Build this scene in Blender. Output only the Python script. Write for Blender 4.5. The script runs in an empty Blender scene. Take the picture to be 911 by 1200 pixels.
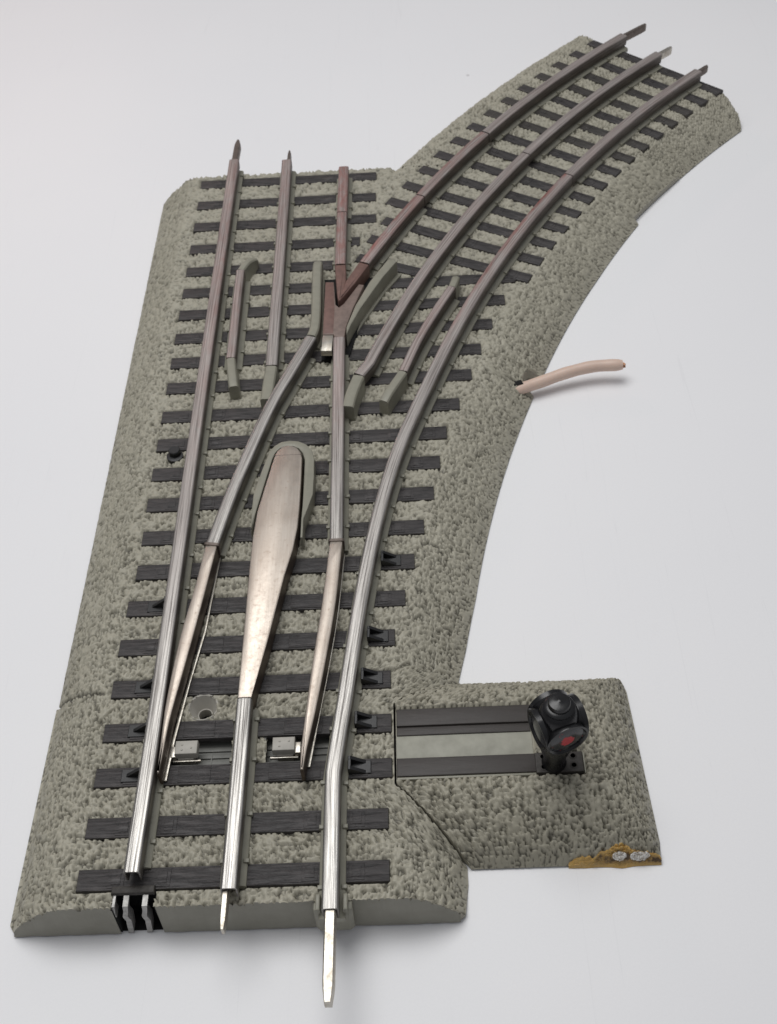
import bpy, math, random
import numpy as np
from mathutils import Matrix, Vector
# ------------------------------------------------------------------ units: 1 = 1 cm
random.seed(4); rng = np.random.default_rng(11)
sc = bpy.context.scene
col = sc.collection
sc.view_settings.view_transform = 'Standard'
sc.view_settings.look = 'None'
sc.view_settings.exposure = 0
CX, CY, R = 38.373, 1.039, 38.05          # centre and radius of the diverging route's middle rail
ZT = 1.0                                   # top of the crossties
ZR = 1.476                                 # top of the rails
PI = math.pi

# ------------------------------------------------------------------ node helpers
def material(name):
    m = bpy.data.materials.new(name); m.use_nodes = True
    nt = m.node_tree
    b = nt.nodes['Principled BSDF']
    return m, nt, b
def N(nt, t, **kw):
    n = nt.nodes.new(t)
    for k, v in kw.items():
        if k in n.inputs.keys(): n.inputs[k].default_value = v
        else: setattr(n, k, v)
    return n
def ramp(nt, fac, stops, interp='LINEAR'):
    r = nt.nodes.new('ShaderNodeValToRGB'); r.color_ramp.interpolation = interp
    e = r.color_ramp.elements
    while len(e) < len(stops): e.new(0.5)
    for k, (p, c) in enumerate(stops):
        e[k].position = p
        e[k].color = (c, c, c, 1) if not isinstance(c, tuple) else (*c, 1)
    nt.links.new(fac, r.inputs[0]); return r.outputs[0]
def noise(nt, scale, detail=4, rough=.55, vec=None, dist=0):
    n = N(nt, 'ShaderNodeTexNoise', Scale=scale, Detail=detail, Roughness=rough, Distortion=dist)
    if vec is None:
        t = nt.nodes.new('ShaderNodeTexCoord'); vec = t.outputs['Object']
    nt.links.new(vec, n.inputs['Vector']); return n.outputs['Fac']
def mapped(nt, scale, src='Object'):
    t = nt.nodes.new('ShaderNodeTexCoord'); m = N(nt, 'ShaderNodeMapping'); m.inputs['Scale'].default_value = scale
    nt.links.new(t.outputs[src], m.inputs['Vector']); return m.outputs[0]
def mixc(nt, fac, a, b, mode='MIX'):
    n = nt.nodes.new('ShaderNodeMix'); n.data_type = 'RGBA'; n.blend_type = mode
    for sock, v in ((n.inputs[0], fac), (n.inputs[6], a), (n.inputs[7], b)):
        if isinstance(v, (int, float)): sock.default_value = v
        elif isinstance(v, tuple): sock.default_value = (*v, 1)
        else: nt.links.new(v, sock)
    return n.outputs[2]
def math_(nt, op, a, b=None):
    n = nt.nodes.new('ShaderNodeMath'); n.operation = op
    for s, v in ((n.inputs[0], a), (n.inputs[1], b)):
        if v is None: continue
        if isinstance(v, (int, float)): s.default_value = v
        else: nt.links.new(v, s)
    return n.outputs[0]
def attr(nt, name):
    a = nt.nodes.new('ShaderNodeAttribute'); a.attribute_name = name; return a.outputs['Fac']
def bump(nt, b, h, strength, dist=.02):
    n = N(nt, 'ShaderNodeBump', Strength=strength, Distance=dist)
    nt.links.new(h, n.inputs['Height']); nt.links.new(n.outputs[0], b.inputs['Normal'])
def setc(nt, b, c):
    if isinstance(c, tuple): b.inputs['Base Color'].default_value = (*c, 1)
    else: nt.links.new(c, b.inputs['Base Color'])

# ------------------------------------------------------------------ materials
def ballast_mat(name, c0, c1, cav_c):
    m, nt, b = material(name)
    big = noise(nt, .55, 4, .6); mid = noise(nt, 3.5, 5, .6); fin = noise(nt, 38, 3, .6)
    c = mixc(nt, ramp(nt, big, [(.3, 0.), (.7, 1.)]), c0, c1)
    c = mixc(nt, ramp(nt, mid, [(.35, 0.), (.75, .25)]), c, tuple(v*.75 for v in c0))
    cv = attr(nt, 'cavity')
    c = mixc(nt, math_(nt, 'MULTIPLY', cv, .9), c, cav_c)  # crevices darkened in the colour: some grime, some painted shade
    c = mixc(nt, ramp(nt, fin, [(.52, 0.), (.8, .25)]), c, tuple(min(1, v*1.35) for v in c1))
    setc(nt, b, c)
    b.inputs['Roughness'].default_value = .5
    b.inputs['Specular IOR Level'].default_value = .38
    bump(nt, b, fin, .18, .012)
    return m
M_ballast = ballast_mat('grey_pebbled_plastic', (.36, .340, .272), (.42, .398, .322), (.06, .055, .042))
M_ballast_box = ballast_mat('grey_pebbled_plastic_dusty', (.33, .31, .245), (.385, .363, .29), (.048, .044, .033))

def plastic(name, c, rough=.45, var=.25, scale=4, grain=0.):
    m, nt, b = material(name)
    n = noise(nt, scale, 5, .6)
    f = noise(nt, 60, 2, .5)
    setc(nt, b, mixc(nt, ramp(nt, n, [(.3, 0.), (.75, 1.)]), c, tuple(v*(1-var) for v in c)))
    r = ramp(nt, n, [(.2, rough-.08), (.8, rough+.14)]); nt.links.new(r, b.inputs['Roughness'])
    bump(nt, b, f, .08+grain, .006)
    return m
M_grey = plastic('grey_smooth_plastic', (.285, .275, .22), .42, .2)
M_wall = plastic('grey_matte_plastic_end', (.29, .28, .235), .6, .18, 1.5)
M_block = plastic('pale_grey_plastic', (.44, .42, .375), .5, .15)
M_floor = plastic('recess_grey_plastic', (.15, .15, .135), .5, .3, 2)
M_panel = plastic('dusty_grey_panel', (.37, .365, .305), .6, .25, 3)
M_black = plastic('black_plastic', (.012, .012, .013), .4, .3)
M_lantern = plastic('black_glossy_plastic', (.008, .008, .009), .26, .3)
M_dark = plastic('painted_void_shade', (.006, .006, .006), .9, .1)  # near-black colour standing in for the shade inside openings
M_clip = plastic('dull_spring_steel', (.46, .45, .43), .45, .4, 8)
M_clip.node_tree.nodes['Principled BSDF'].inputs['Metallic'].default_value = .45
M_bar = plastic('brown_black_plastic', (.05, .044, .038), .6, .4, 12)
M_frogred = plastic('rust_red_plastic', (.20, .112, .092), .5, .4, 5)
M_frogbrown = plastic('rust_brown_plastic', (.235, .172, .146), .55, .4, 5)

def tie_mat(name, c, hi, bs=.9):
    m, nt, b = material(name)
    v = mapped(nt, (.8, 9, 9))
    g = noise(nt, 1.6, 6, .62, v, 1.2)
    fine = noise(nt, 26, 3, .6)
    k = mixc(nt, ramp(nt, g, [(.35, 0.), (.68, 1.)]), c, hi)
    k = mixc(nt, ramp(nt, fine, [(.62, 0.), (.82, .3)]), k, (.10, .095, .088))
    setc(nt, b, k)
    b.inputs['Roughness'].default_value = .5
    b.inputs['Specular IOR Level'].default_value = .4
    bump(nt, b, g, bs, .03)
    return m
M_tie = tie_mat('dark_wood_grain_plastic', (.017, .015, .0155), (.080, .073, .072))
M_tiebrown = tie_mat('brown_wood_grain_plastic', (.044, .038, .035), (.052, .045, .041), .3)
M_tiedust = tie_mat('dusty_wood_grain_plastic', (.028, .025, .023), (.075, .068, .062))

def rail_mat(name='worn_tinplate'):
    m, nt, b = material(name)
    cb = N(nt, 'ShaderNodeCombineXYZ')
    nt.links.new(attr(nt, 'along'), cb.inputs[0]); nt.links.new(attr(nt, 'across'), cb.inputs[1])
    mp = N(nt, 'ShaderNodeMapping'); mp.inputs['Scale'].default_value = (.4, 30, 1)
    nt.links.new(cb.outputs[0], mp.inputs[0])
    st = noise(nt, 1.0, 6, .65, mp.outputs[0])
    mp2 = N(nt, 'ShaderNodeMapping'); mp2.inputs['Scale'].default_value = (1.5, 5, 1)
    nt.links.new(cb.outputs[0], mp2.inputs[0])
    pt = noise(nt, 1.0, 6, .7, mp2.outputs[0], .6)
    silver = mixc(nt, ramp(nt, st, [(.34, 0.), (.56, 1.)]), (.12, .112, .105), (.47, .455, .43))
    pink = mixc(nt, ramp(nt, st, [(.32, 0.), (.66, 1.)]), (.17, .145, .135), (.53, .48, .455))
    rust = mixc(nt, ramp(nt, st, [(.3, 0.), (.7, 1.)]), (.20, .075, .062), (.46, .19, .165))
    tarn = math_(nt, 'MULTIPLY', attr(nt, 'tarn'), ramp(nt, pt, [(.2, .65), (.6, 1.)]))
    ru = math_(nt, 'MULTIPLY', attr(nt, 'rust'), ramp(nt, pt, [(.34, .12), (.60, 1.)]))
    c = mixc(nt, tarn, silver, pink)
    c = mixc(nt, ru, c, rust)
    c = mixc(nt, attr(nt, 'side'), c, (.085, .072, .060))  # rail sides and top edges darkened in the colour as painted shade
    setc(nt, b, c)
    me = math_(nt, 'SUBTRACT', 1.0, math_(nt, 'MULTIPLY', attr(nt, 'tarn'), .35))
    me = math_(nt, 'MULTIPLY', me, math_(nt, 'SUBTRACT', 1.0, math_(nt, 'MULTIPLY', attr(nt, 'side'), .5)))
    nt.links.new(me, b.inputs['Metallic'])
    ro = math_(nt, 'ADD', ramp(nt, st, [(.3, .55), (.7, .30)]), math_(nt, 'MULTIPLY', attr(nt, 'tarn'), .16))
    nt.links.new(ro, b.inputs['Roughness'])
    bump(nt, b, st, .45, .012)
    return m
M_rail = rail_mat()

def bronze_mat():
    m, nt, b = material('worn_nickel_bronze')
    v = mapped(nt, (20, 1.0, 4)); st = noise(nt, 1.4, 6, .65, v)
    fl = noise(nt, 9, 6, .7); bl = noise(nt, 1.2, 3, .5)
    c = mixc(nt, ramp(nt, bl, [(.3, 0.), (.7, 1.)]), (.46, .40, .345), (.57, .515, .455))
    c = mixc(nt, ramp(nt, st, [(.35, .0), (.75, .45)]), c, (.36, .29, .235))
    c = mixc(nt, ramp(nt, fl, [(.56, 0.), (.74, .55)]), c, (.30, .215, .16))
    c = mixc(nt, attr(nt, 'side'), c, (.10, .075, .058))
    setc(nt, b, c)
    me = math_(nt, 'SUBTRACT', .88, math_(nt, 'MULTIPLY', attr(nt, 'side'), .3)); nt.links.new(me, b.inputs['Metallic'])
    nt.links.new(ramp(nt, fl, [(.3, .36), (.75, .52)]), b.inputs['Roughness'])
    bump(nt, b, st, .12, .01)
    return m
M_bronze = bronze_mat()
def steel():
    m, nt, b = material('bright_nickel')
    s = noise(nt, 7, 5, .65); v = mapped(nt, (30, 2, 2)); st = noise(nt, 1, 5, .6, v)
    setc(nt, b, mixc(nt, ramp(nt, s, [(.45, 0.), (.72, .8)]), mixc(nt, st, (.62, .59, .53), (.45, .42, .37)), (.38, .33, .26)))
    b.inputs['Metallic'].default_value = .95
    nt.links.new(ramp(nt, s, [(.3, .30), (.7, .5)]), b.inputs['Roughness'])
    bump(nt, b, s, .15, .01)
    return m
M_steel = steel()
M_pin_dark = plastic('tarnished_pin_metal', (.20, .165, .145), .42, .4, 6)
M_pin_dark.node_tree.nodes['Principled BSDF'].inputs['Metallic'].default_value = .6

# ------------------------------------------------------------------ mesh helpers
ORIGIN = {}
def link(name, V, F, mat, parent=None, attrs=None, smooth=True, angle=35, mats=None, midx=None, rotz=0., origin=None):
    V = np.asarray(V, dtype=np.float64)
    o = V.mean(0) if origin is None else np.asarray(origin, float)
    L = V - o
    if rotz:
        c, s = math.cos(-rotz), math.sin(-rotz)
        L = np.stack([L[:, 0]*c - L[:, 1]*s, L[:, 0]*s + L[:, 1]*c, L[:, 2]], 1)
    me = bpy.data.meshes.new(name)
    if isinstance(F, np.ndarray):
        n, k = F.shape
        me.vertices.add(len(L)); me.vertices.foreach_set('co', L.astype(np.float32).ravel())
        me.loops.add(n*k); me.loops.foreach_set('vertex_index', F.astype(np.int32).ravel())
        me.polygons.add(n); me.polygons.foreach_set('loop_start', np.arange(0, n*k, k, dtype=np.int32))
        me.update(calc_edges=True)
    else:
        me.from_pydata([tuple(v) for v in L], [], F); me.update()
    for m in (mats or [mat]): me.materials.append(m)
    if midx is not None: me.polygons.foreach_set('material_index', np.asarray(midx, dtype=np.int32))
    for k, a in (attrs or {}).items():
        t = me.attributes.new(k, 'FLOAT', 'POINT'); t.data.foreach_set('value', np.asarray(a, dtype=np.float32))
    if smooth:
        me.polygons.foreach_set('use_smooth', np.ones(len(me.polygons), dtype=bool))
        if angle < 179: me.set_sharp_from_angle(angle=math.radians(angle))
    me.validate()
    ob = bpy.data.objects.new(name, me); col.objects.link(ob)
    ob.location = o; ob.rotation_euler = (0, 0, rotz)
    if parent is not None:
        ob.parent = parent
        ob.location = tuple(np.asarray(o, float) - ORIGIN.get(parent.name, np.zeros(3)))
    ORIGIN[ob.name] = np.asarray(o, float)
    return ob
class MB:
    """collects pieces of one mesh"""
    def __init__(s): s.V = []; s.F = []; s.n = 0; s.A = {}; s.MI = []
    def add(s, V, F, mi=0, **a):
        V = [tuple(v) for v in V]
        for k in list(s.A): s.A[k] += list(a.get(k, [0.]*len(V))) if not isinstance(a.get(k, 0.), (int, float)) else [float(a.get(k, 0.))]*len(V)
        for k, v in a.items():
            if k not in s.A: s.A[k] = [0.]*s.n + (list(v) if not isinstance(v, (int, float)) else [float(v)]*len(V))
        s.V += V; s.F += [tuple(i + s.n for i in f) for f in F]; s.n += len(V); s.MI += [mi]*len(F)
        return s
    def box(s, c, size, rz=0., bev=.0, mi=0, **a):
        """box with chamfered top edges; c is the centre of its base"""
        x, y, h = size[0]/2, size[1]/2, size[2]
        b = min(bev, x*.9, y*.9, h*.9)
        if b > 0:
            rings = [(0, 0.), (h-b, 0.), (h-b*.3, b*.3), (h, b)]
        else: rings = [(0, 0.), (h, 0.)]
        V = []; cs, sn = math.cos(rz), math.sin(rz)
        for z, i in rings:
            for px, py in ((-x+i, -y+i), (x-i, -y+i), (x-i, y-i), (-x+i, y-i)):
                V.append((c[0]+px*cs-py*sn, c[1]+px*sn+py*cs, c[2]+z))
        F = [(3, 2, 1, 0)]
        for r in range(len(rings)-1):
            for k in range(4): F.append((r*4+k, r*4+(k+1) % 4, r*4+4+(k+1) % 4, r*4+4+k))
        q = (len(rings)-1)*4; F.append((q, q+1, q+2, q+3))
        return s.add(V, F, mi, **a)
    def prism(s, pts, z0, z1, bev=.03, mi=0, side=None, ztop=None):
        """outline (anticlockwise) pulled up from z0 to z1 with a rounded top edge; ztop(x,y) may bend the top"""
        pts = [np.array(p, float) for p in pts]; n = len(pts)
        ar = sum(pts[i][0]*pts[(i+1) % n][1]-pts[(i+1) % n][0]*pts[i][1] for i in range(n))
        if ar < 0: pts = pts[::-1]
        def inset(d):
            out = []
            for i in range(n):
                a, b, c = pts[i-1], pts[i], pts[(i+1) % n]
                e1 = (b-a)/max(1e-9, np.linalg.norm(b-a)); e2 = (c-b)/max(1e-9, np.linalg.norm(c-b))
                n1 = np.array([-e1[1], e1[0]]); n2 = np.array([-e2[1], e2[0]])
                m = n1+n2; m = m/max(1e-6, np.linalg.norm(m)); k = 1/max(.4, float(m@n1))
                out.append(b+m*d*k)
            return out
        rings = [(pts, z0), (pts, z1-bev), (inset(bev*.3), z1-bev*.3), (inset(bev), z1)]
        V = []; A = []
        for r, (pp, z) in enumerate(rings):
            for p in pp:
                zz = z if ztop is None or r == 0 else z + ztop(p[0], p[1])
                V.append((p[0], p[1], zz)); A.append(1. if r < 2 else 0.)
        F = []
        for r in range(3):
            for k in range(n): F.append((r*n+k, r*n+(k+1) % n, r*n+n+(k+1) % n, r*n+n+k))
        F.append(tuple(range(3*n, 4*n)))
        if side is not None:
            return s.add(V, F, mi, side=[v*side for v in A])
        return s.add(V, F, mi)
    def lathe(s, prof, o, ax, seg=28, mi=0, cap=True):
        """prof: (radius, distance along axis)"""
        ax = Vector(ax).normalized(); u = ax.orthogonal().normalized(); w = ax.cross(u); o = Vector(o)
        V = []; F = []
        for r, t in prof:
            for k in range(seg):
                a = 2*PI*k/seg; V.append(tuple(o+ax*t+(u*math.cos(a)+w*math.sin(a))*r))
        for i in range(len(prof)-1):
            for k in range(seg): F.append((i*seg+k, i*seg+(k+1) % seg, i*seg+seg+(k+1) % seg, i*seg+seg+k))
        if cap:
            F.append(tuple(range(seg))[::-1]); F.append(tuple(range((len(prof)-1)*seg, len(prof)*seg)))
        return s.add(V, F, mi)
    def sweep(s, sec, path, mi=0, attrs=None, cap=True, scale=None, z0=0.):
        """closed section (offset, z) swept along a plan path; attrs: function(t_along, section_index) -> dict"""
        P = np.array([p[:2] for p in path], float); Z = np.array([p[2] if len(p) > 2 else 0. for p in path])
        T = np.gradient(P, axis=0); T /= np.linalg.norm(T, axis=1)[:, None]
        Nn = np.stack([T[:, 1], -T[:, 0]], 1)             # to the right of travel
        S = np.concatenate([[0], np.cumsum(np.linalg.norm(np.diff(P, axis=0), axis=1))])
        n = len(sec); V = []; A = {}
        for i in range(len(P)):
            k = 1. if scale is None else scale(S[i]/S[-1])
            for j, (q, z) in enumerate(sec):
                V.append((P[i, 0]+Nn[i, 0]*q*k, P[i, 1]+Nn[i, 1]*q*k, z+Z[i]+z0))
                if attrs:
                    for key, v in attrs(P[i], S[i], q, z, j).items(): A.setdefault(key, []).append(v)
        F = []
        for i in range(len(P)-1):
            for j in range(n):
                F.append((i*n+j, (i+1)*n+j, (i+1)*n+(j+1) % n, i*n+(j+1) % n))
        if cap:
            F.append(tuple(range(n))); F.append(tuple(range((len(P)-1)*n, len(P)*n))[::-1])
        return s.add(V, F, mi, **A)
    def build(s, name, mat, parent=None, **kw):
        return link(name, s.V, s.F, mat, parent, attrs=s.A or None, midx=(s.MI if kw.get('mats') else None), **kw)

def polyline(pts, step=.25):
    """Catmull-Rom through the points, resampled"""
    P = [np.array(p, float) for p in pts]
    if len(P) == 2:
        n = max(2, int(np.linalg.norm(P[1]-P[0])/step)+1)
        return [P[0]+(P[1]-P[0])*k/(n-1) for k in range(n)]
    E = [2*P[0]-P[1]] + P + [2*P[-1]-P[-2]]; out = []
    for i in range(1, len(E)-2):
        a, b, c, d = E[i-1:i+3]; n = max(2, int(np.linalg.norm(c-b)/step)+1)
        for k in range(n):
            t = k/n; out.append(.5*((2*b)+(c-a)*t+(2*a-5*b+4*c-d)*t*t+(3*b-a-3*c+d)*t**3))
    out.append(P[-1]); return out
def arc(r, a0, a1, step=.4):
    n = max(3, int(abs(a1-a0)*PI/180*r/step)+1)
    return [np.array((CX-r*math.cos(math.radians(a0+(a1-a0)*k/(n-1))), CY+r*math.sin(math.radians(a0+(a1-a0)*k/(n-1))))) for k in range(n)]
def polar(r, th): return np.array((CX-r*math.cos(math.radians(th)), CY+r*math.sin(math.radians(th))))

# ------------------------------------------------------------------ the table
def table():
    m, nt, b = material('white_table_surface')
    big = noise(nt, .05, 4, .6); sp = noise(nt, 1.7, 2, .5); fi = noise(nt, 14, 3, .6)
    c = mixc(nt, ramp(nt, big, [(.3, 0.), (.7, 1.)]), (.83, .83, .845), (.86, .857, .865))
    vo = N(nt, 'ShaderNodeTexVoronoi', Scale=.42); t = nt.nodes.new('ShaderNodeTexCoord')
    nt.links.new(t.outputs['Object'], vo.inputs['Vector'])
    dots = ramp(nt, vo.outputs['Distance'], [(.018, .7), (.040, 0.)])
    sel = ramp(nt, sp, [(.44, 0.), (.5, 1.)])
    c = mixc(nt, math_(nt, 'MULTIPLY', dots, sel), c, (.42, .40, .40))
    smudge = noise(nt, .9, 6, .7, mapped(nt, (1, .35, 1)))
    c = mixc(nt, ramp(nt, smudge, [(.6, 0.), (.8, .10)]), c, (.68, .67, .69))
    gr = noise(nt, 22, 3, .8); c = mixc(nt, ramp(nt, gr, [(.35, .0), (.7, .10)]), c, (.62, .62, .64))
    sv = noise(nt, .8, 2, .5, mapped(nt, (6, .12, 1)), 2.); c = mixc(nt, ramp(nt, sv, [(.70, 0.), (.72, .10), (.74, 0.)]), c, (.5, .5, .52))
    setc(nt, b, c)
    b.inputs['Roughness'].default_value = .42
    b.inputs['Specular IOR Level'].default_value = .3
    bump(nt, b, fi, .03, .01)
    ob = link('table', [(-120, -60, 0), (140, -60, 0), (140, 200, 0), (-120, 200, 0)], [(0, 1, 2, 3)], m, None, smooth=False)
    ob['kind'] = 'structure'; ob['label'] = 'plain white table surface under the track switch'
table()

# ------------------------------------------------------------------ the switch
root = bpy.data.objects.new('track_switch', None); col.objects.link(root)
root['label'] = 'grey toy railway switch with three-rail straight and curved track on the white table'
root['category'] = 'track switch'

straight_y = [-.03, 1.0, 2.06, 3.06, 4.09, 5.13, 6.16, 7.17, 8.17, 9.19, 10.18, 11.18, 12.17, 13.24, 14.22, 15.21, 16.21, 17.17, 18.15, 19.22, 20.33, 21.45, 22.57]
right_x = [2.79, 2.78, 2.86, 2.86, 2.86, 2.96, 3.2, 3.42, 3.66, 3.92, 4.10, 4.30, 4.66, 5.02, 5.32, 5.68, 6.08, 6.42, 1.55, 2.16, 2.63, 2.63, 2.65]
left_x = [-2.86, -2.86, -2.86, -2.84, -2.82, -2.82, -2.79, -2.72, -2.72] + [-2.74]*14
FOOT = [((a+b)/2, y+.21, (b-a)/2, .21, 0.) for y, a, b in zip(straight_y, left_x, right_x)]
for k in range(-1, 15):
    th = 27.25+1.352*k; lo = {-1: 2.28, 0: 2.38, 1: 2.42}.get(k, 2.78); hi = -2.58 if k >= 0 else .15
    c = polar(R+(lo+hi)/2, th); FOOT.append((c[0], c[1], (lo-hi)/2, .19, -math.radians(th)))
# ---- ballast height field
def hash2(i, j, k):
    a = (i.astype(np.int64)*374761393+j.astype(np.int64)*668265263+int(k)*2147483647) & 0xFFFFFFFF
    a = ((a ^ (a >> 13))*1274126177) & 0xFFFFFFFF; a = ((a ^ (a >> 16))*2246822519) & 0xFFFFFFFF
    return ((a ^ (a >> 15)) & 0xFFFFFF)/16777216.
def vnoise(x, y, k=0):
    i = np.floor(x); j = np.floor(y); fx = x-i; fy = y-j
    fx = fx*fx*(3-2*fx); fy = fy*fy*(3-2*fy)
    a = hash2(i, j, k); b = hash2(i+1, j, k); c = hash2(i, j+1, k); d = hash2(i+1, j+1, k)
    return a+(b-a)*fx+(c-a)*fy+(a-b-c+d)*fx*fy
def pebbles(x, y, cell, seed=0):
    u = x/cell+.22*(vnoise(x*6, y*6, seed+5)-.5)*2; v = y/cell+.22*(vnoise(x*6+40, y*6, seed+6)-.5)*2
    i = np.floor(u); j = np.floor(v)
    f1 = np.full(x.shape, 9.); f2 = np.full(x.shape, 9.); rv = np.zeros(x.shape)
    for di in (-1, 0, 1):
        for dj in (-1, 0, 1):
            a = i+di; b = j+dj
            px = a+.5+.82*(hash2(a, b, seed+1)-.5); py = b+.5+.82*(hash2(a, b, seed+2)-.5)
            d = np.hypot(px-u, py-v); near = d < f1
            f2 = np.where(near, f1, np.minimum(f2, d)); rv = np.where(near, hash2(a, b, seed+3), rv); f1 = np.minimum(f1, d)
    e = np.clip((f2-f1)/.62, 0, 1)
    # moulded stones: blobs and short worms with dark pits between them
    def band(f, k):
        c, sn = math.cos(.6), math.sin(.6); p = x*c-y*sn; q = x*sn+y*c
        return (vnoise(x*f+k, y*f, seed+k)+vnoise(p*f*1.31, q*f*1.31+k, seed+k+1)+.55*vnoise(p*f*2.3, q*f*2.3, seed+k+2))/2.55-.5
    n = band(1.0/cell, 11)
    t = n*BLOB+np.sqrt(e)*1.05-.17
    h = np.clip(t/.95, 0, 1); h = h*(2-h)
    h = h*(.70+.30*rv)*(.75+.25*np.clip(1.15-f1*f1, 0, 1))
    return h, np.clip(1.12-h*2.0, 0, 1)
BLOB = 1.5
def prof(d, w=1.2, lin=0.):
    t = np.clip(d/w, 0, 1); return np.sin(t*PI/2)**.92*(1-lin)+np.clip(d/(w*.9), 0, 1)*lin
TOP = .925
def rR(y):
    r = np.interp(y, [4.6, 5.6, 7., 14., 18.5, 20.95, 21.0, 23.0, 26], [34.36, 34.24, 34.16, 34.12, 34.2, 34.3, 34.48, 34.44, 34.42]); return r
def xright(y):
    y = np.asarray(y, float)
    c = CX-np.sqrt(np.maximum(rR(y)**2-(y-CY)**2, 1))
    c = np.where((y > 13.55) & (y < 14.25), c-.42*np.interp(y, [13.55, 13.75, 14.0, 14.25], [0, .8, 1., .9]), c)
    s = np.interp(y, [-.4, -.3, .3, .65, 1.9, 3.69, 4.69, 4.7], [3.98, 4.12, 4.2, 4.2, 2.90, 2.90, 4.2, 4.3])
    return np.where(y < 4.69, s, c)
def zbase(x, y):
    lin = np.clip((y-2)/8, 0, .9)
    zs = np.minimum(prof(x+4.22, 1.25, lin), prof(4.2-x, 1.25, lin))
    r = np.hypot(x-CX, y-CY); rr = rR(np.minimum(y, 20.9))
    zd = np.minimum(prof(r-rr+.02, 1.4, .55), prof(R+3.9-r, .7))
    z = np.where(y > 4.69, np.minimum(prof(x+4.22, 1.25, lin), np.maximum(zs, zd)), zs)
    z = np.where((y > 4.3) & (y < 9), np.maximum(z, np.minimum(prof(x+4.22, 1.25), np.where(y > 4.69, zd, 0))), z)
    return z*TOP+.02
def surface(X, Y, zf, seed=0, amp=.13, cell=.105, warp=None):
    Z = zf(X, Y); h, cav = pebbles(*((X, Y) if warp is None else warp(X, Y)), cell, seed)
    big = vnoise(X*1.1, Y*1.1, 3)
    # steep shoulders: pebbles a bit flatter
    Z = Z+amp*h*np.clip(Z/.35, .25, 1)-.03+.02*(big-.5)
    for cx, cy, hl, hw, rz in FOOT:                          # the crossties sit in shallow beds
        m = (np.abs(X-cx) < hl+.3) & (np.abs(Y-cy) < hl*abs(math.sin(rz))+.6)
        if not m.any(): continue
        dx = X[m]-cx; dy = Y[m]-cy; c, s_ = math.cos(rz), math.sin(rz)
        a = np.abs(dx*c+dy*s_)-hl; b = np.abs(-dx*s_+dy*c)-hw
        d = np.maximum(a, b); Z[m] = np.where(d < .0, np.minimum(Z[m], .90), np.where(d < .05, np.minimum(Z[m]-.05*(1-d/.05), .97), Z[m]))
    return np.maximum(Z, .034), cav
def gridfaces(nr, nc, keep=None):
    a = np.arange((nr-1)*nc).reshape(nr-1, nc)[:, :-1]
    F = np.stack([a, a+1, a+nc+1, a+nc], -1)
    if keep is not None: F = F[keep]
    return F.reshape(-1, 4)
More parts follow.
